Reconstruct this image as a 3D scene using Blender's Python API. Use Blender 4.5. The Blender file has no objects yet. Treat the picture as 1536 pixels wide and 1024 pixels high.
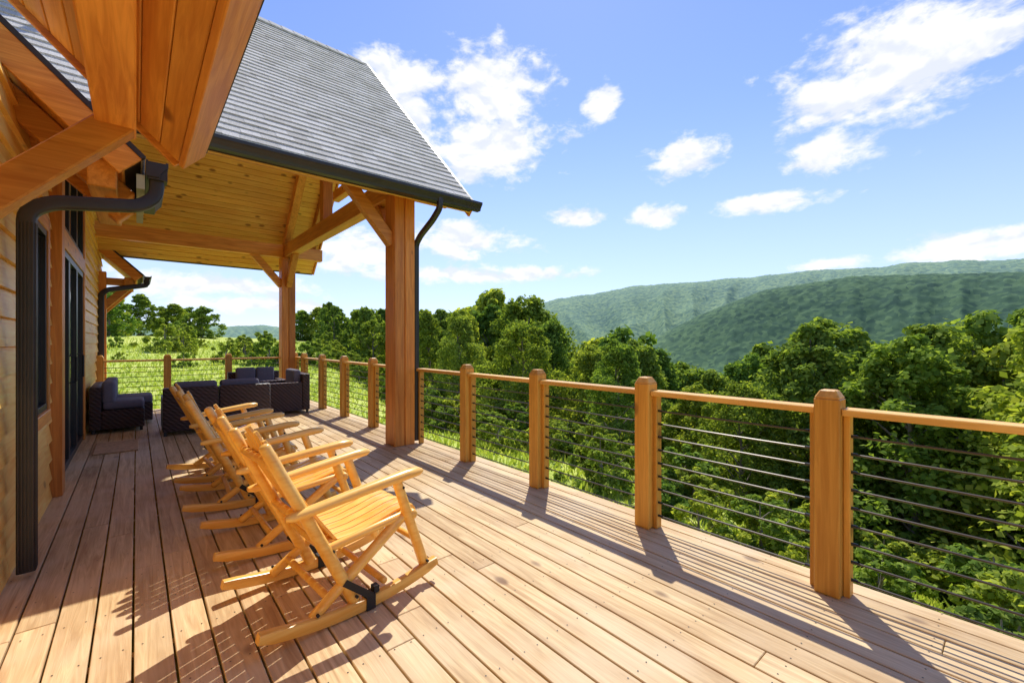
import bpy, math, random
import numpy as np
from mathutils import Vector
random.seed(7); np.random.seed(7)
S=bpy.context.scene
S.view_settings.view_transform='Standard'
try: S.view_settings.look='None'
except: pass
S.view_settings.exposure=0
COL=S.collection
H=1.43; TH=math.radians(40.7)
# ------------------------------------------------------------------ node helpers
class NT:
    def __init__(s,nt): s.nt=nt
    def n(s,t,**k):
        nd=s.nt.nodes.new(t)
        for a,b in k.items(): setattr(nd,a,b)
        return nd
    def l(s,a,b): s.nt.links.new(a,b)
    def setin(s,sock,v):
        if isinstance(v,bpy.types.NodeSocket): s.l(v,sock)
        elif v is not None: sock.default_value=v
    def m(s,op,a,b=None,c=None,clamp=False):
        nd=s.n('ShaderNodeMath',operation=op); nd.use_clamp=clamp
        s.setin(nd.inputs[0],a); s.setin(nd.inputs[1],b); s.setin(nd.inputs[2],c)
        return nd.outputs[0]
    def mix(s,f,a,b,mode='MIX'):
        nd=s.n('ShaderNodeMix',data_type='RGBA',blend_type=mode)
        s.setin(nd.inputs[0],f)
        for i,v in ((6,a),(7,b)):
            if isinstance(v,(tuple,list)) and len(v)==3: v=(*v,1)
            s.setin(nd.inputs[i],v)
        return nd.outputs[2]
    def ramp(s,f,st):
        nd=s.n('ShaderNodeValToRGB'); s.setin(nd.inputs[0],f)
        e=nd.color_ramp.elements
        while len(e)<len(st): e.new(0.5)
        for i,(p,c) in enumerate(st):
            e[i].position=p; e[i].color=(*c,1) if len(c)==3 else c
        return nd.outputs[0]
    def mr(s,v,a,b,c=0.,d=1.,smooth=True):
        nd=s.n('ShaderNodeMapRange'); nd.interpolation_type='SMOOTHSTEP' if smooth else 'LINEAR'
        s.setin(nd.inputs[0],v)
        for i,x in enumerate((a,b,c,d)): s.setin(nd.inputs[i+1],x)
        return nd.outputs[0]
    def noise(s,vec,scale,detail=4,rough=.5,dist=0.):
        nd=s.n('ShaderNodeTexNoise'); s.setin(nd.inputs['Vector'],vec)
        nd.inputs['Scale'].default_value=scale; nd.inputs['Detail'].default_value=detail
        nd.inputs['Roughness'].default_value=rough; nd.inputs['Distortion'].default_value=dist
        return nd.outputs[0]
    def mapping(s,vec,scale=(1,1,1),rot=(0,0,0),loc=(0,0,0)):
        nd=s.n('ShaderNodeMapping'); s.setin(nd.inputs[0],vec)
        nd.inputs['Scale'].default_value=scale; nd.inputs['Rotation'].default_value=rot; nd.inputs['Location'].default_value=loc
        return nd.outputs[0]
def newmat(name):
    m=bpy.data.materials.new(name); m.use_nodes=True
    t=NT(m.node_tree); p=m.node_tree.nodes['Principled BSDF']
    return m,t,p
def simple(name,col,rough=.5,metal=0.,var=.15,scale=8.):
    m,t,p=newmat(name); tc=t.n('ShaderNodeTexCoord')
    nz=t.noise(tc.outputs['Object'],scale,3)
    f=t.mr(nz,.25,.75,1-var,1+var,False)
    c=t.mix(1.,(*col,1),f,'MULTIPLY'); t.l(c,p.inputs['Base Color'])
    p.inputs['Roughness'].default_value=rough; p.inputs['Metallic'].default_value=metal
    return m
def wood(name,dark,light,axis,rough=.45,knots=.6,grain=28.,isl=.25,weather=None,spec=.4,bump=.25,coat=0.,ks=4.2,kr=1.,ksel=.35):
    m,t,p=newmat(name); tc=t.n('ShaderNodeTexCoord'); geo=t.n('ShaderNodeNewGeometry')
    rnd=geo.outputs['Random Per Island']
    off=t.n('ShaderNodeCombineXYZ')
    r1=t.m('MULTIPLY',rnd,37.)
    for i in range(3): t.l(r1,off.inputs[i])
    add=t.n('ShaderNodeVectorMath',operation='ADD'); t.l(tc.outputs['Object'],add.inputs[0]); t.l(off.outputs[0],add.inputs[1])
    sc=[1,1,1]; sc['XYZ'.index(axis)]=.06
    v=t.mapping(add.outputs[0],tuple(sc))
    g=t.noise(v,grain,3,.65,.8)
    sc2=[1,1,1]; sc2['XYZ'.index(axis)]=.22
    v2=t.mapping(add.outputs[0],tuple(sc2))
    g2=t.noise(v2,3.5,2,.5,.5)
    gg=t.m('ADD',t.m('MULTIPLY',g,.65),t.m('MULTIPLY',g2,.35))
    c=t.ramp(gg,[(.36,dark),(.5,tuple((a+b)/2 for a,b in zip(dark,light))),(.62,light)])
    rc_=t.m('FRACT',t.m('MULTIPLY',rnd,7.31))
    tint=t.mix(rc_,(1-isl*.9,1-isl,1-isl*1.1,1),(1+isl,1+isl,1+isl*1.1,1))
    c=t.mix(1.,c,tint,'MULTIPLY')
    if knots>0:
        sc3=[1,1,1]; sc3['XYZ'.index(axis)]=.55
        v3=t.mapping(add.outputs[0],tuple(sc3))
        vo=t.n('ShaderNodeTexVoronoi'); vo.inputs['Scale'].default_value=ks; t.l(v3,vo.inputs['Vector'])
        k=t.m('MULTIPLY',t.mr(vo.outputs['Distance'],.05*kr,.12*kr,1,0),knots)
        sp=t.n('ShaderNodeSeparateColor'); t.l(vo.outputs['Color'],sp.inputs[0])
        k=t.m('MULTIPLY',k,t.m('GREATER_THAN',sp.outputs[0],ksel))
        c=t.mix(k,c,(dark[0]*.38,dark[1]*.30,dark[2]*.3))
    if weather:
        w=t.mr(t.noise(tc.outputs['Object'],1.3,3,.6),.4,.68)
        c=t.mix(t.m('MULTIPLY',w,.6),c,weather)
    t.l(c,p.inputs['Base Color'])
    p.inputs['Roughness'].default_value=rough
    p.inputs['Specular IOR Level'].default_value=spec
    if coat: p.inputs['Coat Weight'].default_value=coat; p.inputs['Coat Roughness'].default_value=.2
    if bump>.1:
        b=t.n('ShaderNodeBump'); b.inputs['Strength'].default_value=bump; b.inputs['Distance'].default_value=.006
        t.l(g,b.inputs['Height']); t.l(b.outputs[0],p.inputs['Normal'])
    return m
TD,TL=(.52,.18,.026),(.78,.35,.066)
TX=wood('timber_x',TD,TL,'X',kr=1.3); TY=wood('timber_y',TD,TL,'Y',kr=1.3); TZ=wood('timber_z',(.50,.155,.022),(.76,.30,.05),'Z',kr=1.2)
CEIL=wood('ceiling_boards',(.74,.36,.06),(.93,.58,.14),'X',knots=.9,isl=.10,ks=5.5,bump=0,kr=2.0,ksel=.15)
CEILY=wood('soffit_boards',(.60,.24,.04),(.84,.43,.09),'Y',knots=.9,isl=.12,bump=0,kr=1.9,ksel=.2,ks=3.6)
SID=wood('cedar_siding',(.86,.42,.07),(.98,.65,.17),'Y',knots=.7,isl=.08,kr=1.4)
PINE=wood('rail_pine_z',(.52,.235,.03),(.74,.39,.066),'Z',knots=.7,isl=.12,kr=1.4)
PINEY=wood('rail_pine_y',(.60,.30,.055),(.84,.50,.13),'Y',knots=.5,isl=.12)
PINEX=wood('rail_pine_x',(.60,.30,.055),(.84,.50,.13),'X',knots=.5,isl=.12)
DECK=wood('deck_boards',(.42,.255,.11),(.725,.53,.275),'Y',rough=.6,knots=.85,grain=30,isl=.11,weather=(.67,.52,.33),bump=.5,ks=3.6,spec=.3,kr=1.25)
CHW=wood('varnished_pine',(.84,.41,.065),(.96,.60,.15),'X',rough=.3,knots=.4,isl=.10,bump=.05,coat=.2)
BLK=simple('black_metal',(.015,.014,.014),.4,.0,.2)
BRZ=simple('dark_bronze_gutter',(.028,.024,.022),.45,.0,.2)
STEEL=simple('steel_cable',(.065,.055,.05),.35,.4,.2)
CUSH=simple('grey_cushion',(.15,.14,.175),.9,0,.12,20)
STRAP=simple('black_strap',(.012,.012,.014),.6)
MAT=simple('doormat',(.55,.34,.17),.9,0,.35,25)
TRIMG=simple('gutter_trim',(.35,.37,.30),.5)
m,t,p=newmat('dark_glass'); p.inputs['Base Color'].default_value=(.015,.02,.022,1); p.inputs['Roughness'].default_value=.04; GLASS=m
m,t,p=newmat('asphalt_shingles'); geo=t.n('ShaderNodeNewGeometry'); tc=t.n('ShaderNodeTexCoord')
nz=t.noise(tc.outputs['Object'],110,2,.7)
c=t.ramp(geo.outputs['Random Per Island'],[(0,(.50,.465,.41)),(.5,(.58,.545,.49)),(1,(.66,.62,.565))])
c=t.mix(1.,c,t.mr(nz,.3,.7,.6,1.35,False),'MULTIPLY'); t.l(c,p.inputs['Base Color']); p.inputs['Roughness'].default_value=.95; p.inputs['Specular IOR Level'].default_value=.1
SHIN=m
m,t,p=newmat('dark_wicker'); tc=t.n('ShaderNodeTexCoord')
def wave(axis,sc):
    w=t.n('ShaderNodeTexWave'); w.wave_type='BANDS'; w.bands_direction=axis; w.inputs['Scale'].default_value=sc
    t.l(tc.outputs['Object'],w.inputs['Vector']); return w.outputs['Fac']
wz=wave('Z',14.); wx=wave('DIAGONAL',9.)
hh=t.m('MULTIPLY',wz,t.m('ADD',t.m('MULTIPLY',wx,.6),.4))
c=t.ramp(hh,[(0,(.015,.010,.010)),(.5,(.09,.058,.058)),(1,(.24,.17,.17))]); t.l(c,p.inputs['Base Color'])
p.inputs['Roughness'].default_value=.45
b=t.n('ShaderNodeBump'); b.inputs['Distance'].default_value=.02; t.l(hh,b.inputs['Height']); t.l(b.outputs[0],p.inputs['Normal'])
WICK=m
def leafmat(name,c1,c2,c3,tr=.4):
    m,t,p=newmat(name); geo=t.n('ShaderNodeNewGeometry'); oi=t.n('ShaderNodeObjectInfo')
    c=t.ramp(geo.outputs['Random Per Island'],[(0,c1),(.5,c2),(1,c3)])
    c=t.mix(1.,c,t.ramp(oi.outputs['Random'],[(0,(.70,.84,.78)),(.5,(1,1,1)),(1,(1.3,1.18,.9))]),'MULTIPLY')
    df=t.n('ShaderNodeBsdfDiffuse'); t.l(c,df.inputs[0])
    tl=t.n('ShaderNodeBsdfTranslucent'); c2_=t.mix(1.,c,(1.7,1.65,.7,1),'MULTIPLY'); t.l(c2_,tl.inputs[0])
    mx=t.n('ShaderNodeMixShader'); mx.inputs[0].default_value=tr
    t.l(df.outputs[0],mx.inputs[1]); t.l(tl.outputs[0],mx.inputs[2])
    m.node_tree.nodes.remove(p)
    out=m.node_tree.nodes['Material Output']; t.l(mx.outputs[0],out.inputs[0]); return m
LEAF=leafmat('leaves',(.10,.16,.035),(.19,.275,.055),(.31,.39,.08),.42)
LEAFB=leafmat('leaves_bright',(.15,.22,.04),(.27,.35,.065),(.42,.48,.10),.42)
GRASS=leafmat('grass_blades',(.26,.34,.06),(.43,.51,.10),(.60,.62,.18),.35)
BARK=simple('bark',(.26,.22,.18),.9,0,.4,5)
# ------------------------------------------------------------------ mesh helper
class MB:
    def __init__(s): s.v=[]; s.f=[]
    def box(s,x0,y0,z0,x1,y1,z1):
        b=len(s.v); s.v+=[(x0,y0,z0),(x1,y0,z0),(x1,y1,z0),(x0,y1,z0),(x0,y0,z1),(x1,y0,z1),(x1,y1,z1),(x0,y1,z1)]
        s.f+=[tuple(b+i for i in q) for q in ((0,3,2,1),(4,5,6,7),(0,1,5,4),(1,2,6,5),(2,3,7,6),(3,0,4,7))]
    def hexa(s,pts):
        b=len(s.v); s.v+=[tuple(p) for p in pts]
        s.f+=[tuple(b+i for i in q) for q in ((0,3,2,1),(4,5,6,7),(0,1,5,4),(1,2,6,5),(2,3,7,6),(3,0,4,7))]
    def beam(s,p0,p1,w,h,up=(0,0,1)):
        p0=Vector(p0);p1=Vector(p1);d=(p1-p0).normalized();u=Vector(up)
        if abs(d.dot(u))>.99: u=Vector((0,1,0))
        sd=d.cross(u).normalized(); u=sd.cross(d).normalized()
        q=[]
        for P in (p0,p1):
            q+=[P-sd*w/2-u*h/2,P+sd*w/2-u*h/2,P+sd*w/2+u*h/2,P-sd*w/2+u*h/2]
        b=len(s.v); s.v+=[tuple(x) for x in q]
        s.f+=[tuple(b+i for i in r) for r in ((0,1,2,3),(7,6,5,4),(0,4,5,1),(1,5,6,2),(2,6,7,3),(3,7,4,0))]
    def ring(s,P,d,ra,rb,seg,up=(0,0,1),sq=False):
        u=Vector(up)
        if abs(d.dot(u))>.95: u=Vector((0,1,0))
        sd=d.cross(u).normalized(); u=sd.cross(d).normalized(); b=len(s.v)
        for i in range(seg):
            a=2*math.pi*(i+.5)/seg; ca,sa=math.cos(a),math.sin(a)
            if sq:
                e=.35; ca=math.copysign(abs(ca)**e,ca); sa=math.copysign(abs(sa)**e,sa)
            s.v.append(tuple(P+sd*ca*ra+u*sa*rb))
        return b
    def tube(s,pts,rad,seg=10,up=(0,0,1),sq=False,rb=None):
        pts=[Vector(p) for p in pts]; n=len(pts)
        if not isinstance(rad,(list,tuple)): rad=[rad]*n
        if rb is None: rb=rad
        elif not isinstance(rb,(list,tuple)): rb=[rb]*n
        bs=[]
        for i,P in enumerate(pts):
            d=(pts[min(i+1,n-1)]-pts[max(i-1,0)]).normalized()
            bs.append(s.ring(P,d,rad[i],rb[i],seg,up,sq))
        for a,b in zip(bs,bs[1:]):
            for i in range(seg):
                j=(i+1)%seg; s.f.append((a+i,a+j,b+j,b+i))
        s.f.append(tuple(bs[0]+i for i in range(seg))[::-1]); s.f.append(tuple(bs[-1]+i for i in range(seg)))
    def log(s,p0,p1,r,seg=12,r1=None):
        p0=Vector(p0);p1=Vector(p1);L=(p1-p0).length;r1=r1 or r; e=min(r*.6,L*.1)
        d=(p1-p0)/L
        s.tube([p0,p0+d*e*.4,p0+d*e,p1-d*e,p1-d*e*.4,p1],[r*.55,r*.88,r,r1,r1*.88,r1*.55],seg)
    def obj(s,name,mat,parent=None,bevel=0,smooth=False,seg=1,loc=None):
        me=bpy.data.meshes.new(name); me.from_pydata(s.v,[],s.f); me.update()
        import bmesh
        bm=bmesh.new(); bm.from_mesh(me); bmesh.ops.recalc_face_normals(bm,faces=bm.faces); bm.to_mesh(me); bm.free()
        me.materials.append(mat); o=bpy.data.objects.new(name,me); COL.objects.link(o)
        if parent: o.parent=parent
        if smooth:
            me.polygons.foreach_set('use_smooth',[True]*len(me.polygons))
            md=o.modifiers.new('es','EDGE_SPLIT'); md.split_angle=math.radians(40)
        if bevel:
            md=o.modifiers.new('bev','BEVEL'); md.width=bevel; md.segments=seg; md.limit_method='ANGLE'
            if seg>1: me.polygons.foreach_set('use_smooth',[True]*len(me.polygons))
        return o
def empty(name,loc=(0,0,0),rz=0.):
    e=bpy.data.objects.new(name,None); e.location=loc; e.rotation_euler=(0,0,rz); COL.objects.link(e); return e
# ------------------------------------------------------------------ DECK
XW=-.62; XE=3.22; YF=11.95; Y0=-3.2
deck=empty('wooden_deck')
mb=MB(); x=XW+.02; bw=.1385; gap=.0095
while x<XE-.01:
    x1=min(x+bw,XE); y=Y0-random.random()*3
    while y<YF:
        L=random.choice([3.66,4.27,4.88]); y1=min(y+L,YF)
        ya=max(y,Y0)
        if y1-ya>.05: 
            dz=random.uniform(-.0015,.0015); mb.box(x,ya+.002,-.032+dz,x1,y1-.002,0+dz)
        y=y+L
    x=x1+gap
mb.obj('deck_boards',DECK,deck,bevel=.003)
mb=MB(); y=Y0+.2
while y<YF: mb.box(XW,y,-.24,XE-.05,y+.045,-.034); y+=.406
mb.box(XE-.045,Y0,-.28,XE-.005,YF,-.034); mb.box(XW,YF-.04,-.28,XE-.05,YF,-.034)
for yy in (-2.5,0.5,3.5,6.5,9.5,11.7): mb.box(XE-.3,yy,-6,XE-.12,yy+.18,-.24)
mb.obj('joists_and_supports',PINEY,deck)
mb=MB()
x=XW+.02
while x<XE-.05:
    y=Y0+.222
    while y<YF:
        if y<7:
            for dx in (.03,.108):
                cx=x+dx+random.uniform(-.004,.004); cy=y+random.uniform(-.005,.005); b=len(mb.v); r=.0038
                for i in range(6): mb.v.append((cx+r*math.cos(i*1.047),cy+r*math.sin(i*1.047),.0022))
                mb.f.append(tuple(range(b,b+6)))
        y+=.406
    x+=bw+gap
mb.obj('deck_screws',BLK,deck)
# ------------------------------------------------------------------ RAILING
rail=empty('cable_railing')
XR=3.02; posts_y=[-2.9,-1.7,-.5,.71,1.90,3.11,4.33,7.08,8.42,9.72,11.05]
pm=MB(); st=MB(); kn=MB()
def post(mb,cx,cy,w=.125,h=1.155):
    a=w/2; z=h-.035; b=a*.6
    mb.box(cx-a,cy-a,.001,cx+a,cy+a,z-.012)
    mb.hexa([(cx-a,cy-a,z-.012),(cx+a,cy-a,z-.012),(cx+a,cy+a,z-.012),(cx-a,cy+a,z-.012),
             (cx-b,cy-b,h),(cx+b,cy-b,h),(cx+b,cy+b,h),(cx-b,cy+b,h)])
for y in posts_y: post(pm,XR-.01,y)
xf=[-.55,.50,1.60]
YR=YF-.12
for x in xf: post(pm,x,YR)
post(pm,XR-.01,YR+.02)
pm.obj('posts',PINE,rail,bevel=.006)
ZR=1.035
ty=sorted(posts_y+[5.66,11.8]); tr=MB(); trx=MB()
for a,b in zip(ty,ty[1:]):
    wa=.15 if abs(a-5.66)<.01 else .063; wb=.15 if abs(b-5.66)<.01 else .063
    ya=a+wa+.001; yb=b-wb-.001
    if b==11.8: yb=b-.08
    tr.box(XR-.05,ya,ZR-.019,XR+.07,yb,ZR+.019)
    for yy,s_ in ((ya,1),(yb,-1)):
        y2=yy+s_*.032; st.box(XR-.015,min(yy,y2),.002,XR+.055,max(yy,y2),ZR-.021)
        for k in range(9): 
            z=.10+k*.1; kn.tube([(XR+.01,y2,z),(XR+.01,y2+s_*.03,z)],.009,8)
tr.obj('top_rail',PINEY,rail,bevel=.004)
st.obj('edge_stiles',PINE,rail,bevel=.003)
for a,b in ((-.55,.5),(.5,1.6),(1.6,2.7)):
    trx.box(a+.064,YR-.06,ZR-.019,b-.064,YR+.06,ZR+.019)
trx.obj('far_top_rail',PINEX,rail,bevel=.004)
cb=MB()
for k in range(9):
    z=.10+k*.1
    for a,b in zip(ty,ty[1:]):
        n=6; cb.tube([(XR+.01,a+(b-a)*i/n,z-.004*math.sin(math.pi*i/n)) for i in range(n+1)],.0065,6)
    cb.tube([(XW,YR,z),(2.7,YR,z)],.0065,6)
cb.obj('cables',STEEL,rail,smooth=True); kn.obj('cable_fittings',BLK,rail)
# ------------------------------------------------------------------ HOUSE
house=empty('timber_house')
sd=MB(); LAP=.175
def siding(y0,y1,z0,z1):
    k=math.floor(z0/LAP)
    while k*LAP<z1-.01:
        a=max(k*LAP,z0); b=min((k+1)*LAP+.02,z1)
        if b-a>.02:
            ys=y0
            while ys<y1-.001:
                ye=min(ys+random.uniform(2.4,4.2),y1)
                if y1-ye<.5: ye=y1
                sd.hexa([(XW-.02,ys,a),(XW+.036,ys,a),(XW+.036,ye-.002,a),(XW-.02,ye-.002,a),
                         (XW-.02,ys,b),(XW+.006,ys,b),(XW+.006,ye-.002,b),(XW-.02,ye-.002,b)])
                ys=ye
        k+=1
siding(-3,4.75,0,3.1); siding(4.75,5.5,0,.8); siding(4.75,5.5,2.5,3.1)
siding(5.5,5.78,0,3.6); siding(5.98,6.3,0,4.6); siding(6.3,8.9,4.5,6.9); siding(8.9,13.8,0,3.6); siding(8.9,11.2,3.6,4.6)
sd.obj('lap_siding',SID,house)
w=MB(); w.box(XW-.35,-3,-.5,XW-.03,13.8,3.0); w.box(XW-.35,5.3,3.0,XW-.031,12.3,3.6); w.box(XW-.35,6.4,3.6,XW-.032,11.2,4.8); w.box(XW-.35,7.6,4.8,XW-.033,10,6.2)
w.obj('wall_core',simple('wall_core',(.45,.22,.07),.8),house)
tz=MB(); tz.box(XW-.02,5.78,0,XW+.10,5.98,3.9); tz.box(XW-.02,6.2,0,XW+.05,6.32,4.5); tz.box(XW-.02,8.88,0,XW+.05,9.0,4.5)
tz.box(XW-.02,4.68,.75,XW+.045,4.78,2.5); tz.box(XW-.02,5.47,.75,XW+.045,5.57,2.5)
tz.obj('vertical_trim',TZ,house,bevel=.004)
ty_=MB(); ty_.box(XW-.02,6.32,2.42,XW+.05,8.88,2.62); ty_.box(XW-.02,4.78,2.38,XW+.045,5.47,2.5); ty_.box(XW-.02,4.78,.75,XW+.06,5.47,.85); ty_.box(XW-.02,6.32,4.35,XW+.05,8.88,4.5)
ty_.obj('horizontal_trim',TY,house,bevel=.004)
fr=MB(); gl=MB()
def window(y0,y1,z0,z1,n=1,fw=.05):
    fr.box(XW-.01,y0,z0,XW+.035,y1,z0+fw); fr.box(XW-.01,y0,z1-fw,XW+.035,y1,z1)
    for i in range(n+1):
        c=y0+(y1-y0)*i/n; a=max(y0,c-fw); b=min(y1,c+fw)
        fr.box(XW-.012,a,z0+fw,XW+.033,b,z1-fw)
    gl.box(XW-.005,y0+.01,z0+.01,XW+.005,y1-.01,z1-.01)
window(4.78,5.47,.85,2.38); window(6.32,8.88,.02,2.42,3,.07); window(6.32,8.88,2.62,4.35,3,.06)
for q in (8.05,7.15): fr.tube([(XW+.035,q,.95),(XW+.09,q,.97),(XW+.09,q,1.25),(XW+.035,q,1.27)],.012,8)
fr.obj('door_and_window_frames',BLK,house,bevel=.003); gl.obj('glazing',GLASS,house)
shin=MB(); core=MB(); drip=MB()
def roof(O,A,La,U,Lu,under,thick=.155,bw=.13):
    O=Vector(O);A=Vector(A).normalized();U=Vector(U).normalized();N=A.cross(U)
    if N.z<0: N=-N
    def bx(m,a0,a1,u0,u1,n0,n1,n1b=None):
        n1b=n1 if n1b is None else n1b
        P=lambda a,u,n: O+A*a+U*u+N*n
        m.hexa([P(a0,u0,n0),P(a1,u0,n0),P(a1,u1,n0),P(a0,u1,n0),P(a0,u0,n1),P(a1,u0,n1),P(a1,u1,n1b),P(a0,u1,n1b)])
    bx(core,.01,La-.01,.01,Lu,-thick+.022,-.012)
    u=0.
    while u<Lu-.001:
        u1=min(u+bw,Lu); bx(under,0,La,u+.006,u1,-thick,-thick+.02); u=u1
    u=0.
    while u<Lu:
        a=-random.random()*.3
        while a<La:
            wd=random.uniform(.14,.30); a0=max(a,0); a1=min(a+wd-.0015,La)
            if a1-a0>.01:
                th=random.choice([.011,.0125,.015]); lo=random.uniform(-.002,.002)
                bx(shin,a0,a1,max(u+lo,-.02),min(u+.155,Lu),-.012,th,-.004)
            a+=wd
        u+=.14
ceil=MB(); sof=MB()
YE=5.0; ZE=3.36; YRG=8.8; LuP=(YRG-YE)*math.sqrt(2); XP=3.60
roof((-3,YE,ZE),(1,0,0),3+XP,(0,1,1),LuP,ceil)
roof((-3,2*YRG-YE,ZE),(1,0,0),3+XP,(0,-1,1),LuP,ceil)
ZRG=ZE+YRG-YE
rc=MB()
xx=-3
while xx<XP-.28:
    for sg in (-1,1):
        rc.hexa([(xx,YRG,ZRG+.01),(xx+.28,YRG,ZRG+.01),(xx+.28,YRG+sg*.15,ZRG-.14),(xx,YRG+sg*.15,ZRG-.14),(xx,YRG,ZRG+.04),(xx+.28,YRG,ZRG+.025),(xx+.28,YRG+sg*.16,ZRG-.12),(xx,YRG+sg*.16,ZRG-.11)])
    xx+=.2
rc.obj('ridge_caps',SHIN,house)
roof((.31,-3.2,2.645),(0,1,0),3.2+3.4,(-1,0,1),4.6,sof)
roof((.04,4.0,2.70),(0,1,0),1.35,(-1,0,1),3.2,sof)
roof((.12,12.45,2.86),(0,1,0),1.6,(-1,0,1),3.2,sof)
shin.obj('shingles',SHIN,house); core.obj('roof_core',simple('roof_core',(.05,.035,.02),.8),house)
ceil.obj('porch_ceiling_boards',CEIL,house,bevel=.004); sof.obj('soffit_boards',CEILY,house,bevel=.004)
rk=MB(); dk=MB()
for sg,ye in ((1,YE),(-1,2*YRG-YE)):
    U=Vector((0,sg,1)).normalized(); N=Vector((0,-sg,1)).normalized()
    a=Vector((XP+.022,ye,ZE)); b=Vector((XP+.022,YRG,ZRG))
    rk.beam(a-N*.115+U*.02,b-N*.115,.035,.2,up=N)
    dk.beam(a-N*.010,b-N*.010,.045,.03,up=N)
rk.obj('rake_boards',TY,house,bevel=.004)
rx=MB()
for (ox,oz,yy) in ((.31,2.645,3.4),(.04,2.70,4.0),(.12,2.86,12.45)):
    U=Vector((-1,0,1)).normalized(); N=Vector((1,0,1)).normalized(); sg=1 if yy==3.4 else -1
    a=Vector((ox,yy+sg*.022,oz)); 
    rx.beam(a-N*.10,a-N*.10+U*3.2,.035,.17,up=N)
    dk.beam(a-N*.0,a+U*3.2,.05,.03,up=N)
rx.obj('rake_boards_x',TX,house,bevel=.004)
ef=MB(); U=Vector((-1,0,1)).normalized(); N=Vector((1,0,1)).normalized()
a=Vector((.31,-3.2,2.645)); ef.beam(a-N*.085-U*.022,a-N*.085-U*.022+Vector((0,6.6,0)),.16,.036,up=-U)
ef.obj('eave_fascia',TY,house,bevel=.004)
dk.beam(Vector((.33,-3.2,2.655)),Vector((.33,3.42,2.655)),.03,.03)
def gutter(mb,p0,p1,out):
    p0=Vector(p0);p1=Vector(p1);o=Vector(out)
    prof=[(0,0),(0,-.11),(.075,-.11),(.085,-.08),(.11,-.045),(.125,-.03),(.125,0),(.11,0),(.105,-.02),(.02,-.02),(.01,0)]
    b=len(mb.v); n=len(prof)
    for P in (p0,p1):
        for u,v in prof: mb.v.append(tuple(P+o*u+Vector((0,0,v))))
    for i in range(n): j=(i+1)%n; mb.f.append((b+i,b+j,b+n+j,b+n+i))
    mb.f.append(tuple(range(b,b+n))); mb.f.append(tuple(range(b+n,b+2*n)))
g=MB()
gutter(g,(-.3,YE-.005,ZE+.0),(XP+.05,YE-.005,ZE+.0),(0,-1,0))
gutter(g,(.05,3.99,2.705),(.05,5.2,2.705),(1,0,0))
gutter(g,(.13,12.43,2.865),(.13,14.0,2.865),(1,0,0))
gutter(g,(-.3,2*YRG-YE+.005,ZE),(XP+.05,2*YRG-YE+.005,ZE),(0,1,0))
g.obj('gutters',BRZ,house); dk.obj('drip_edges',BRZ,house)
tg=MB(); tg.box(.0,4.02,2.50,.045,5.2,2.60); tg.obj('gutter_fascia',TRIMG,house)
ds=MB()
def smoothpath(pts,k=4):
    out=[Vector(pts[0])]
    for i in range(1,len(pts)-1):
        a,b,c=map(Vector,pts[i-1:i+2]); r=.06
        p=b+(a-b).normalized()*min(r,(a-b).length*.45); q=b+(c-b).normalized()*min(r,(c-b).length*.45)
        for j in range(k+1):
            t_=j/k; out.append(p*(1-t_)**2+b*2*t_*(1-t_)+q*t_*t_)
    out.append(Vector(pts[-1])); return out
def spout(pts,ra=.05,rb=.038,up=(1,0,0)):
    ds.tube(smoothpath(pts),ra,16,up=up,sq=True,rb=rb)
XD=-.505
spout([(.11,4.06,2.62),(.11,4.06,2.47),(.02,4.04,2.38),(-.40,3.95,2.30),(XD,3.93,2.22),(XD,3.93,.04)],.042,.038,up=(0,1,0))
for i in range(-2,3): ds.box(XD+.040,3.93+i*.015-.003,.05,XD+.043,3.93+i*.015+.003,2.15)
for i in range(-2,3): ds.box(XD+i*.015-.003,3.884,.05,XD+i*.015+.003,3.888,2.15)
ds.box(.06,4.0,2.58,.17,4.13,2.70)
spout([(3.0,4.93,3.30),(3.0,4.93,3.17),(2.995,5.10,3.05),(2.99,5.42,2.90),(2.99,5.55,2.80),(2.99,5.55,.04)],.034,.034,up=(1,0,0))
spout([(.17,12.5,2.78),(.17,12.5,2.66),(-.45,12.3,2.5),(-.55,12.25,2.4),(-.55,12.25,.02)],.05,.04,up=(0,1,0))
ds.obj('downspouts',BRZ,house,smooth=True)
# timbers
tzm=MB(); txm=MB(); tym=MB()
def col(cx,cy):
    tzm.box(cx-.15,cy-.15,.001,cx-.006,cy+.15,3.46); tzm.box(cx+.006,cy-.15,.001,cx+.15,cy+.15,3.46); tzm.box(cx-.007,cy-.135,.002,cx+.007,cy+.135,3.459)
CY1,CY2,CX=5.66,11.7,2.80
col(CX,CY1); col(CX,CY2)
tym.box(CX-.1,CY1-.12,3.462,CX+.1,CY2+.12,3.76)
for yy in (CY1,CY2): txm.box(XW,yy-.1,3.465,CX-.102,yy+.1,3.757); txm.box(CX+.102,yy-.1,3.465,XP,yy+.1,3.757)
tzm.box(CX-.09,8.7,3.761,CX+.09,8.9,6.85); tzm.box(XP-.3,8.72,4.4,XP-.14,8.88,6.8)
for sg in (1,-1):
    ye=YE if sg==1 else 2*YRG-YE; U=Vector((0,sg,1)).normalized(); N=Vector((0,-sg,1)).normalized()
    for X_ in (CX,XP-.22):
        a=Vector((X_,ye,ZE))-N*.26; tym.beam(a+U*.55,a+U*(LuP-.12),.16,.2,up=N)
tym.box(XP-.30,7.6,4.55,XP-.14,10.0,4.75)
def brace(m,p0,p1,w=.13,h=.15): m.beam(p0,p1,w,h,up=(0,0,1))
brace(txm,(CX-.12,CY1,2.78),(CX-.74,CY1,3.50)); brace(txm,(CX-.12,CY2,2.78),(CX-.74,CY2,3.50))
brace(tym,(CX,CY1+.12,2.78),(CX,CY1+.74,3.50)); brace(tym,(CX,CY2-.12,2.78),(CX,CY2-.74,3.50))
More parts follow.
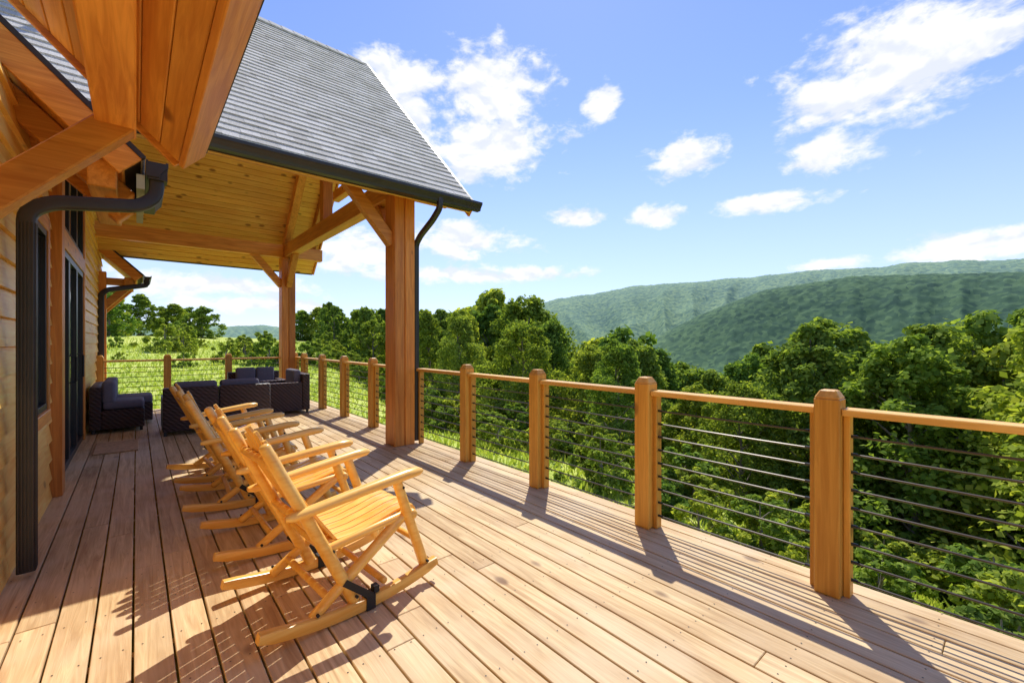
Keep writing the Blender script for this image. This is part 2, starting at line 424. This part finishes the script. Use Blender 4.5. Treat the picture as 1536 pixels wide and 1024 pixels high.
tym.box(-.17,-3.1,2.61,.0,3.39,2.86)
brace(txm,(XW-.02,3.28,2.02),(-.06,3.28,2.66),.13,.15)
tym.box(-.25,4.03,2.47,-.10,5.3,2.66)
txm.beam((-.06,4.35,2.47),(-.75,4.35,3.14),.12,.16); txm.beam((-.06,4.9,2.47),(-.75,4.9,3.14),.12,.16)
tym.box(-.2,12.5,2.62,-.05,14,2.8); brace(txm,(XW,12.62,2.05),(-.1,12.62,2.66),.12,.14); brace(txm,(XW,13.5,2.05),(-.1,13.5,2.66),.12,.14)
txm.box(XW,12.56,2.63,-.02,12.68,2.78)
tzm.box(XW,12.53,0,XW+.14,12.7,2.9)
tzm.obj('columns',TZ,house,bevel=.008); txm.obj('cross_beams',TX,house,bevel=.008); tym.obj('long_beams',TY,house,bevel=.008)
fd=MB(); fd.box(XW-6,-3,-6,XW-.04,13.8,-.5); fd.obj('foundation',simple('concrete',(.3,.29,.27),.9),house)
dm=MB(); dm.box(-.42,7.55,.003,.02,8.35,.02); dm.obj('doormat',MAT,bevel=.005)
# ------------------------------------------------------------------ CHAIRS
def chair(x,y,rz):
    e=empty('rocking_chair',(x,y,0),rz)
    fm=MB(); sl=MB(); sp=MB(); hw=.315
    for sy in (-1,1):
        Y=sy*hw
        pts=[(-.04+i*.97/14,Y,.036+.27*((-.04+i*.97/14)-.42)**2) for i in range(15)]
        rr=[.022]+[.031]*13+[.022]; fm.tube(pts,[.024]*15,12,sq=True,rb=rr)
        Yp=sy*.275
        fm.log((-.005,Yp*.98,.95),(.43,Y*.93,.055),.028,12,.033)
        fm.log((.77,Yp,.45),(.20,Y*.93,.06),.031,12,.027)
        fm.log((.665,sy*.305,.655),(.865,Y*.94,.085),.028,12,.03)
        fm.tube([(.08,sy*.30,.59),(.11,sy*.30,.59),(.2,sy*.302,.60),(.45,sy*.31,.635),(.72,sy*.318,.668),(.80,sy*.32,.672),(.825,sy*.32,.672)],[.018,.03,.035,.038,.042,.036,.02],12,rb=[.014,.022,.026,.028,.03,.026,.014])
        fm.log((.27,Yp*1.0,.37),(.76,Yp*1.0,.43),.022,10)
    for (xx,z,r,hy) in ((.77,.425,.03,.33),(.31,.345,.024,.30),(.21,.50,.022,.29),(.05,.83,.022,.29),(.60,.10,.02,.30),(.29,.13,.02,.30)):
        fm.log((xx,-hy,z),(xx,hy,z),r,10)
    fm.log((.80,-.30,.27),(.80,.30,.27),.018,10)
    n=7; wd=.067
    for i in range(n):
        yc=(i-(n-1)/2)*.0735
        pp=[(.29,.40),(.36,.392),(.47,.398),(.60,.425),(.70,.452),(.77,.462),(.805,.452),(.825,.425)]
        sl.tube([(a,yc,b) for a,b in pp],wd/2,8,up=(0,0,1),sq=True,rb=.009)
        top=1.0-.018*abs(i-(n-1)/2)**1.6
        x0,z0=.325,.385; dx,dz=.0-.325,.96-.385
        ts=[0,.25,.5,.75,.93,1.0,1.04]; ts=[q*(top-z0)/(.96-z0)/1.04 for q in ts]
        ws=[wd/2]*4+[wd/2*.96,wd/2*.75,wd/2*.4]
        sl.tube([(x0+dx*q+.03*math.sin(math.pi*min(q,1))*-1+.028,yc,z0+dz*q) for q in ts],ws,8,up=(1,0,0),sq=True,rb=.009)
    for sy in (-1,1):
        Y=sy*hw
        sp.box(.47,Y-.031,.006,.52,Y+.031,.082)
        sp.beam((.495,Y+.035*sy,.08),(.36,Y*.93+.03*sy,.19),.004,.035)
    sp.box(.52,-.33,.075,.55,-.29,.11); sp.tube([(.35,.28,.36),(.30,.30,.25),(.36,.31,.16),(.45,.31,.10)],.014,6,sq=True,rb=.003)
    for sy in (-1,1):
        for (a,b,yy) in ((.42,.10,.345),(.22,.09,.345),(.86,.13,.345),(.7,.60,.338),(.31,.36,.31)):
            sp.tube([(a,sy*(yy-.02),b),(a,sy*(yy-.006),b)],.008,8,up=(1,0,0))
    fm.obj('log_frame',CHW,e,smooth=True); sl.obj('slats',CHW,e,smooth=True); sp.obj('straps_and_bolts',STRAP,e)
    return e
chair(.425,2.55,math.radians(5)); chair(.40,3.58,math.radians(1)); chair(.33,4.70,math.radians(-2)); chair(.30,5.64,math.radians(3))
# ------------------------------------------------------------------ WICKER
def sofa(name,parts_w,parts_c,feet):
    e=empty(name); a=MB(); c=MB(); f=MB()
    for b in parts_w: a.box(*b)
    for b in parts_c: c.box(*b)
    for x,y in feet: f.box(x-.02,y-.02,.001,x+.02,y+.02,.06)
    a.obj('wicker_frame',WICK,e,bevel=.015,seg=2); c.obj('cushions',CUSH,e,bevel=.045,seg=4); f.obj('feet',BLK,e)
sofa('wicker_chaise',[(-.55,9.25,.06,-.41,10.6,.72),(-.409,9.25,.06,.10,9.9,.36),(-.409,9.92,.06,.22,10.6,.36)],
     [(-.40,9.26,.362,.10,9.90,.49),(-.40,9.93,.362,.22,10.6,.49),(-.41,9.27,.46,-.25,9.9,.80),(-.41,9.93,.46,-.25,10.58,.80)],[(-.5,9.3),(.06,9.3),(.18,10.55)])
sofa('wicker_sofa',[(.30,8.36,.06,1.0,8.50,.72),(1.012,8.36,.06,1.74,8.50,.72),(.30,8.501,.06,.42,9.1,.56),(1.62,8.501,.06,1.74,9.1,.56),(.421,8.501,.06,1.619,9.1,.30)],
     [(.43,8.60,.302,1.01,9.12,.44),(1.03,8.60,.302,1.61,9.12,.44),(.44,8.50,.42,1.0,8.66,.80),(1.04,8.50,.42,1.60,8.66,.80)],[(.33,8.4),(1.7,8.4),(.33,9.05),(1.7,9.05)])
sofa('wicker_armchair',[(2.52,9.35,.06,2.66,10.25,.78),(1.92,9.35,.06,2.519,9.47,.62),(1.92,10.13,.06,2.519,10.25,.62),(1.92,9.471,.06,2.519,10.129,.32)],
     [(1.90,9.48,.322,2.42,10.12,.47),(2.38,9.49,.45,2.53,10.11,.86)],[(1.96,9.4),(2.62,9.4),(1.96,10.2)])
sofa('wicker_loveseat',[(1.5,11.15,.06,2.5,11.29,.76),(1.5,10.6,.06,1.62,11.149,.60),(2.38,10.6,.06,2.5,11.149,.60),(1.621,10.6,.06,2.379,11.149,.32)],
     [(1.63,10.58,.322,2.37,11.1,.46),(1.63,11.0,.45,2.0,11.15,.86),(2.01,11.0,.45,2.37,11.15,.86)],[(1.55,10.65),(2.45,10.65)])
# ------------------------------------------------------------------ TERRAIN
def hsh(ix,iy,s): 
    n=(ix.astype(np.int64)*374761393+iy.astype(np.int64)*668265263+s*1442695041)&0x7fffffff
    n=((n^(n>>13))*1274126177)&0x7fffffff; n=n^(n>>16); return (n&0xffff)/65535.
def vn(x,y,s=0):
    ix=np.floor(x);iy=np.floor(y);fx=x-ix;fy=y-iy; fx=fx*fx*(3-2*fx);fy=fy*fy*(3-2*fy)
    a=hsh(ix,iy,s);b=hsh(ix+1,iy,s);c=hsh(ix,iy+1,s);d=hsh(ix+1,iy+1,s)
    return (a*(1-fx)+b*fx)*(1-fy)+(c*(1-fx)+d*fx)*fy
def fbm(x,y,o=4,s=0):
    r=0;a=.5
    for i in range(o): r=r+a*vn(x*2**i+i*17.3,y*2**i+i*9.1,s+i); a*=.5
    return r
def sst(a,b,x): t_=np.clip((x-a)/(b-a),0,1); return t_*t_*(3-2*t_)
def terr(X,Y,full=False):
    X=np.asarray(X,float);Y=np.asarray(Y,float); r=np.hypot(X,Y); al=np.degrees(np.arctan2(X,Y))
    lf=1-sst(15,30,al)
    hn=-.9-(.13-.10*lf)*np.clip(X-2,0,None)-.20*np.clip(8-Y,0,12)*sst(1,5,X)-.42*np.clip(X-11,0,None)*(1-lf)+.085*np.clip(Y-12,0,32)*lf
    hn=hn+(fbm(X*.15,Y*.15,3)-.45)*.7*sst(3,12,r)
    hn=np.maximum(hn,-120)
    crest=np.interp(al,[-180,-60,-10,10,25,34,40,44,47,50,56,60,66,74,82,90,105,140,180],[60,80,90,100,105,140,200,256,296,322,368,384,388,414,402,386,362,200,60])
    crest=crest+(fbm(al*.3,al*0,3,31)-.45)*34
    S1=sst(1000,3100,r); env=4*S1*(1-S1)
    me_=fbm(r*.0011,al*.04,2,77)*9
    a_=(al+me_)*.135
    sp=np.abs(2*vn(a_+3,a_*0+.5,5)-1)**.8; sp_b=np.abs(2*vn(a_*2.7+9,r*.0012,6)-1)
    sp2=2*np.abs(fbm(X*.0021+7,Y*.0021,2,9)/.75-.5)
    h1=-150+(crest+150)*S1 - (1-sp)*220*env - sp_b*80*env - sp2*70*env
    h1=h1-np.clip(r-3000,0,None)*.03
    c2=np.interp(al,[-180,20,50,57,60,64,67,70.9,78.7,84,90,105,180],[-150,-150,-150,-30,35,100,138,184,210,200,185,170,-150])
    g=np.exp(-((r-1800)/np.where(r<1800,430,230))**2)
    h2=-150+(c2+150)*g-sp2*50*g*(1-g)*3-sp_b*40*g*(1-g)*3
    kk=5.; hf=np.logaddexp(h1/kk,h2/kk)*kk
    m=sst(70,550,r); h=hn*(1-m)+hf*m
    can=sst(60,200,r); q=11.
    h=h+can*(fbm(X/q,Y/q,2,21)-.37)*13
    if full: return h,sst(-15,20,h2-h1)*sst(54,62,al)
    return h
azf=np.radians(np.concatenate([np.linspace(-35,115,900),np.linspace(117,323,80)]))
rr=np.concatenate([np.linspace(.5,60,110),np.geomspace(62,1200,70),np.linspace(1208,3300,240),np.geomspace(3350,14000,24)])
A,R=np.meshgrid(azf,rr,indexing='ij'); Xg=R*np.sin(A);Yg=R*np.cos(A);Zg,CSH=terr(Xg,Yg,True)
na,nr=Xg.shape
V=np.stack([Xg,Yg,Zg],-1).reshape(-1,3)
I=np.arange(na*nr).reshape(na,nr); I2=np.roll(I,-1,0)
F=np.stack([I[:,:-1],I[:,1:],I2[:,1:],I2[:,:-1]],-1).reshape(-1,4)
def npmesh(name,V,F,mats,mi=None,smooth=False):
    me=bpy.data.meshes.new(name); me.vertices.add(len(V)); me.vertices.foreach_set('co',V.astype(np.float32).ravel())
    k=F.shape[1]; me.loops.add(F.size); me.loops.foreach_set('vertex_index',F.astype(np.int32).ravel())
    me.polygons.add(len(F)); me.polygons.foreach_set('loop_start',np.arange(0,F.size,k,dtype=np.int32))
    for m_ in mats: me.materials.append(m_)
    if mi is not None: me.polygons.foreach_set('material_index',mi.astype(np.int32))
    if smooth: me.polygons.foreach_set('use_smooth',np.ones(len(F),bool))
    me.update(calc_edges=True); me.validate(); return me
m,t,p=newmat('terrain'); geo=t.n('ShaderNodeNewGeometry'); P=geo.outputs['Position']
ln=t.n('ShaderNodeVectorMath',operation='LENGTH'); t.l(P,ln.inputs[0]); d=ln.outputs['Value']
n1=t.noise(P,.25,4,.65); n2=t.noise(P,6,3,.6)
grass=t.ramp(t.m('ADD',t.m('MULTIPLY',n1,.6),t.m('MULTIPLY',n2,.4)),[(.35,(.24,.32,.06)),(.5,(.46,.53,.11)),(.62,(.64,.64,.20))])
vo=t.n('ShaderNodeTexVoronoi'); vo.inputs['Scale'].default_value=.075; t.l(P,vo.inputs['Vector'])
spc=t.n('ShaderNodeSeparateColor'); t.l(vo.outputs['Color'],spc.inputs[0])
n3=t.noise(P,.0035,4,.6)
ff=t.m('ADD',t.m('MULTIPLY',spc.outputs[0],.5),t.m('MULTIPLY',n3,.5))
forest=t.ramp(ff,[(.15,(.045,.09,.022)),(.45,(.11,.175,.038)),(.8,(.23,.30,.065))])
at=t.n('ShaderNodeAttribute',attribute_name='cloud_shade')
forest=t.mix(t.m('MULTIPLY',at.outputs['Fac'],.9),forest,t.mix(1.,forest,(.26,.36,.52,1),'MULTIPLY'))  # near ridge forest darkened in its colour to imitate a cloud shadow
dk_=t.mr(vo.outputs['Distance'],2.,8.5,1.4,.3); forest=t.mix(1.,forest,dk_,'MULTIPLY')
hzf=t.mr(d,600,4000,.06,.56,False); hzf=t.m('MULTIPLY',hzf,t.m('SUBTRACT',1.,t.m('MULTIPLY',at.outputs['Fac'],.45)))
forest=t.mix(hzf,forest,(.26,.37,.46))  # bluish distance haze painted into the forest base colour
floor=t.ramp(n2,[(.35,(.04,.05,.02)),(.65,(.12,.12,.05))])
sx=t.n('ShaderNodeSeparateXYZ'); t.l(P,sx.inputs[0])
inw=t.mr(t.m('ADD',sx.outputs[0],t.m('MULTIPLY',n1,3.)),12.,15.)
near=t.mix(inw,grass,floor)
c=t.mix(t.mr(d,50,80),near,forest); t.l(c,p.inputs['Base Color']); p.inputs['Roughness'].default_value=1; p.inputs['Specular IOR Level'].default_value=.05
tm_=npmesh('terrain',V,F,[m]); at_=tm_.attributes.new('cloud_shade','FLOAT','POINT'); at_.data.foreach_set('value',CSH.reshape(-1).astype(np.float32))
ter=bpy.data.objects.new('terrain',tm_); COL.objects.link(ter)
# ------------------------------------------------------------------ TREES
def leaves(C,Rc,n,size,rng,flat=1.):
    k=len(C); idx=np.repeat(np.arange(k),n); N=len(idx)
    d=rng.normal(size=(N,3)); d/=np.linalg.norm(d,axis=1,keepdims=True)
    d[:,2]=np.where(rng.random(N)<.5,np.abs(d[:,2]),d[:,2])
    rad=Rc[idx]*(rng.random(N)**.38)*rng.uniform(.85,1.2,N)
    P=C[idx]+d*rad[:,None]*np.array([1,1,.95*flat])
    nrm=d*.7+rng.normal(size=(N,3))*.55+np.array([0,0,.5]); nrm/=np.linalg.norm(nrm,axis=1,keepdims=True)
    tdir=np.cross(nrm,rng.normal(size=(N,3))); tdir/=np.linalg.norm(tdir,axis=1,keepdims=True)
    b=np.cross(nrm,tdir); s=size*rng.uniform(.6,1.3,N)[:,None]
    a0=P-tdir*s*.5; a1=P+b*s*.36+nrm*s*.06; a2=P+tdir*s*.55; a3=P-b*s*.36+nrm*s*.06
    V=np.stack([a0,a1,a2,a3],1).reshape(-1,3); F=np.arange(N*4).reshape(N,4); return V,F
def tree_mesh(name,seed,R=3.3,low=.08,ncl=150,nl=125,leaf=.2,mat=LEAF,tall=10.,rc=1.,pk=1.):
    rng=np.random.default_rng(seed); tm=MB(); 
    lean=rng.normal(0,.02,2)*tall
    tp=[(lean[0]*(i/8)**1.5+rng.normal(0,.05),lean[1]*(i/8)**1.5+rng.normal(0,.05),tall*.92*i/8) for i in range(9)]
    tm.tube(tp,[.17*(1-.9*i/8)+.01 for i in range(9)],7)
    C=[];Rc=[]
    ph=rng.uniform(0,6.28,4)
    for i in range(ncl):
        u=rng.random()**.9; z=tall*(low+(.985-low)*u)
        prof=min(1.,(.45+u*2.2))*(1-max(0,u-.28)/.72*1.0)**(.62*pk)+.04
        a=rng.uniform(0,6.28); lob=1+.16*math.sin(2*a+ph[0]+u*5)+.14*math.sin(4*a+ph[1]-u*11)+.10*math.sin(7*a+ph[2]+u*17)
        rad=R*prof*lob*(rng.random()**.36)
        C.append((rad*math.cos(a)+lean[0]*u,rad*math.sin(a)+lean[1]*u,z-.3)); Rc.append(rng.uniform(.42,.92)*(1.12-.5*u)*rc)
        if i%5==0:
            z0=max(.12*tall,z-rad*.8-.5); tz_=min(1,z0/(tall*.92)); j=tz_*8; i0=int(min(7,j))
            b=Vector(tp[i0]).lerp(Vector(tp[i0+1]),j-i0); e=Vector(C[-1])
            tm.tube([b,b.lerp(e,.5)+Vector((0,0,.15)),e],[.06,.035,.012],5)
    C=np.array(C);Rc=np.array(Rc)
    LV,LF=leaves(C,Rc,nl,leaf,rng)
    tv=np.array(tm.v); tf=[f for f in tm.f if len(f)==4]; tf=np.array(tf)
    V=np.concatenate([tv,LV]); F=np.concatenate([tf,LF+len(tv)]); mi=np.concatenate([np.zeros(len(tf)),np.ones(len(LF))])
    return npmesh(name,V,F,[BARK,mat],mi)
protos=[tree_mesh('tree_a',1,3.1),tree_mesh('tree_b',2,3.5,pk=.8),tree_mesh('tree_c',3,2.9,pk=1.2),tree_mesh('tree_d',4,3.3,.14,pk=.7),tree_mesh('tree_e',5,3.1,mat=LEAFB)]
far_p=[tree_mesh('ftree_a',21,3.3,.02,110,60,.42),tree_mesh('ftree_b',22,3.5,.02,110,60,.42,pk=.7),tree_mesh('ftree_c',23,3.1,.02,110,60,.42,LEAFB)]
bush=[tree_mesh('bush_a',11,3.4,.0,40,110,.42,LEAFB,5.,pk=.7),tree_mesh('bush_b',12,3.0,.0,40,110,.42,LEAF,5.,pk=.7)]
pxs=[-200,-50,140,200,240,300,345,410,450,480,520,560,600,650,700,750,800,850,900,930,980,1030,1100,1150,1200,1260,1320,1400,1460,1536,1650,1900]
tys=[430,440,425,432,448,455,462,478,462,452,452,464,464,466,455,416,450,490,512,492,525,545,540,515,492,468,475,465,472,465,460,450]
tal=[40.7+math.degrees(math.atan((q-768)/655)) for q in pxs]
tsl=[(512-y_)/655*math.cos(math.atan((q-768)/655)) for q,y_ in zip(pxs,tys)]
forest_e=empty('forest_trees')
rng=np.random.default_rng(42); near=[]
r=12.5
while r<62:
    sp_=3.1 if r<24 else 4.0
    da=math.degrees(sp_/r); a=-22.
    while a<108:
        aa=a+rng.uniform(-.4,.4)*da; r_=r+rng.uniform(-1.3,1.3)
        X=r_*math.sin(math.radians(aa));Y=r_*math.cos(math.radians(aa))
        rmin=np.interp(aa,[-30,15,22,28,36,48,60,110],[42,42,38,27,18.5,15,13.5,12.5])
        if r_>=rmin and X>-20:
            sl=np.interp(aa,tal,tsl); g=float(terr(X,Y)); zt=H+sl*r_
            f=rng.uniform(.0,1.)**1.6
            hgt=(zt-g)*(1-.2*f)
            if rng.random()<.2: hgt=(zt-g)*1.03
            hgt=min(hgt,17)
            if hgt>3.2: near.append((X,Y,g,hgt,r_)) 
        a+=da
    r+=sp_
for X,Y,g,hgt,r_ in near:
    if r_<32: me=protos[int(rng.choice(5,p=[.19,.2,.16,.17,.28]))]
    else: me=far_p[int(rng.integers(3))]
    o=bpy.data.objects.new('deciduous_tree' if r_<22 else 'forest_tree',me)
    o.location=(X,Y,g-.2); s=hgt/9.9; w_=min(max(s*rng.uniform(.85,1.1),.5),1.3)
    o.scale=(w_,w_*rng.uniform(.9,1.1),s); o.rotation_euler=(0,0,rng.uniform(0,6.28)); COL.objects.link(o)
    if r_>=22: o.parent=forest_e
print('trees',len(near))
be=empty('bank_shrubs')
for i in range(170):
    y=rng.uniform(-3,30); x=rng.uniform(7.4,13.)+.10*max(0,y-8)
    s=rng.uniform(.10,.30)
    o=bpy.data.objects.new('shrub',bush[int(rng.random()<.3)]); o.location=(x,y,float(terr(x,y))-.1); o.scale=(s,s,s*rng.uniform(.8,1.1)); o.rotation_euler=(0,0,rng.uniform(0,6)); o.parent=be; COL.objects.link(o)
for i in range(60):
    a=math.radians(rng.uniform(-15,26)); r_=rng.uniform(26,42); x=r_*math.sin(a);y=r_*math.cos(a); s=rng.uniform(.10,.35)
    o=bpy.data.objects.new('shrub',bush[0]); o.location=(x,y,float(terr(x,y))-.1); o.scale=(s,s,s); o.rotation_euler=(0,0,rng.uniform(0,6)); o.parent=be; COL.objects.link(o)
N=70000
a=np.radians(rng.uniform(-14,92,N)); r_=3.5+38*rng.random(N)**1.0; X=r_*np.sin(a);Y=r_*np.cos(a)
ok=((X>3.4)|(Y>12.2))&(X<14)&(X>-9)&~((X<.2)&(Y<14.2)); X=X[ok];Y=Y[ok];Z=terr(X,Y); n=len(X)
P0=np.stack([X,Y,Z-.03],-1); th=rng.uniform(0,6.28,n); sd_=np.stack([np.cos(th),np.sin(th),0*th],-1)
hh_=rng.uniform(.08,.28,n)[:,None]; wd_=rng.uniform(.012,.035,n)[:,None]*1.3
ln_=np.stack([rng.normal(0,.35,n),rng.normal(0,.35,n),np.ones(n)],-1)
V=np.stack([P0-sd_*wd_,P0+sd_*wd_,P0+sd_*wd_*.7+ln_*hh_*.6,P0-sd_*wd_*.1+ln_*hh_*[1,1,.95]],1).reshape(-1,3)
gm=bpy.data.objects.new('meadow_grass',npmesh('meadow_grass',V,np.arange(n*4).reshape(n,4),[GRASS])); COL.objects.link(gm)
# ------------------------------------------------------------------ LIGHT + SKY
sv=Vector((.50,.45,1.)).normalized()
L=bpy.data.lights.new('sun','SUN'); L.energy=5.0; L.angle=math.radians(.53); L.color=(1,.965,.88)
so=bpy.data.objects.new('sun',L); so.rotation_euler=sv.to_track_quat('Z','Y').to_euler(); COL.objects.link(so)
w=bpy.data.worlds.new('World'); S.world=w; w.use_nodes=True; t=NT(w.node_tree)
bg=w.node_tree.nodes['Background']
sky=t.n('ShaderNodeTexSky',sky_type='NISHITA'); sky.sun_disc=False
sky.sun_elevation=math.asin(sv.z); sky.sun_rotation=math.atan2(.50,.45); sky.altitude=1200; sky.dust_density=.25; sky.ozone_density=1.4
tc=t.n('ShaderNodeTexCoord'); nv=t.n('ShaderNodeVectorMath',operation='NORMALIZE'); t.l(tc.outputs['Generated'],nv.inputs[0])
sp_=t.n('ShaderNodeSeparateXYZ'); t.l(nv.outputs[0],sp_.inputs[0])
az=t.m('ARCTAN2',sp_.outputs[0],sp_.outputs[1]); el=t.m('ARCSINE',sp_.outputs[2])
def pe(px,py):
    u=(px-768)/655; v=(512-py)/655; return TH+math.atan(u), math.atan2(v,math.hypot(1,u))
clouds=[(1360,85,220,108),(1270,145,110,75),(1460,60,125,66),(1235,232,80,40),(735,135,96,80),(730,215,130,58),(600,115,85,46),(600,180,95,64),(903,152,34,30),(1025,235,56,40),(862,328,46,19),(978,323,48,19),(1165,302,105,17),(1450,366,160,34),(690,360,115,32),(530,375,100,45),(697,260,38,22),(1255,394,70,14),(310,428,180,24),(690,412,200,16),(380,455,160,16)]
f=None
for (cx,cy,sx_,sy_) in clouds:
    a0,e0=pe(cx,cy); a1,_=pe(cx+sx_,cy); a2,_=pe(cx-sx_,cy); _,e1=pe(cx,cy-sy_); _,e2=pe(cx,cy+sy_)
    sa=(a1-a2)/2; se=(e1-e2)/2
    da_=t.m('MULTIPLY',t.m('SUBTRACT',az,a0),1/sa); de=t.m('MULTIPLY',t.m('SUBTRACT',el,e0),1/se)
    q=t.m('SUBTRACT',1.,t.m('SQRT',t.m('ADD',t.m('MULTIPLY',da_,da_),t.m('MULTIPLY',de,de))))
    f=q if f is None else t.m('MAXIMUM',f,q)
cv=t.n('ShaderNodeCombineXYZ'); t.l(t.m('MULTIPLY',az,5.),cv.inputs[0]); t.l(t.m('MULTIPLY',el,9.),cv.inputs[1])
nz=t.noise(cv.outputs[0],1.6,5,.58,.3); nzf=t.noise(cv.outputs[0],4.5,4,.62,.2)
cv2=t.n('ShaderNodeCombineXYZ'); t.l(t.m('MULTIPLY',az,5.),cv2.inputs[0]); t.l(t.m('ADD',t.m('MULTIPLY',el,9.),.14),cv2.inputs[1])
nzs=t.noise(cv2.outputs[0],1.6,3,.58,.3)
f=t.m('MAXIMUM',f,-1.)
dn=t.m('ADD',t.m('MULTIPLY',f,1.05),t.m('ADD',t.m('MULTIPLY',t.m('SUBTRACT',nz,.5),1.9),t.m('MULTIPLY',t.m('SUBTRACT',nzf,.5),1.6)))
cov=t.mr(dn,-.06,.66)
lit=t.mr(t.m('SUBTRACT',nz,nzs),-.10,.05,.0,1.)
ccol=t.mix(lit,(.80,.84,.94),(1.0,1.0,1.0))
cs=t.mix(1.,ccol,(7.2,7.2,7.2,1),'MULTIPLY')
skc=t.mix(1.,sky.outputs[0],(1.2,1.2,1.52,1),'MULTIPLY')
hz=t.mr(el,-.02,.5,1.,0.); 
skc=t.mix(t.m('MULTIPLY',hz,.6),skc,(4.4,5.15,6.9,1))
fin=t.mix(t.m('MULTIPLY',cov,.95),skc,cs)
t.l(fin,bg.inputs[0]); bg.inputs[1].default_value=.15
try: w.cycles.sampling_method='MANUAL'; w.cycles.sample_map_resolution=512
except Exception as ex: print(ex)
# ------------------------------------------------------------------ CAMERA
c=bpy.data.cameras.new('camera'); c.sensor_width=36; c.lens=655/1536*36; c.clip_start=.05; c.clip_end=30000
co=bpy.data.objects.new('camera',c); co.location=(0,0,H); co.rotation_euler=(math.pi/2,0,-TH); COL.objects.link(co); S.camera=co
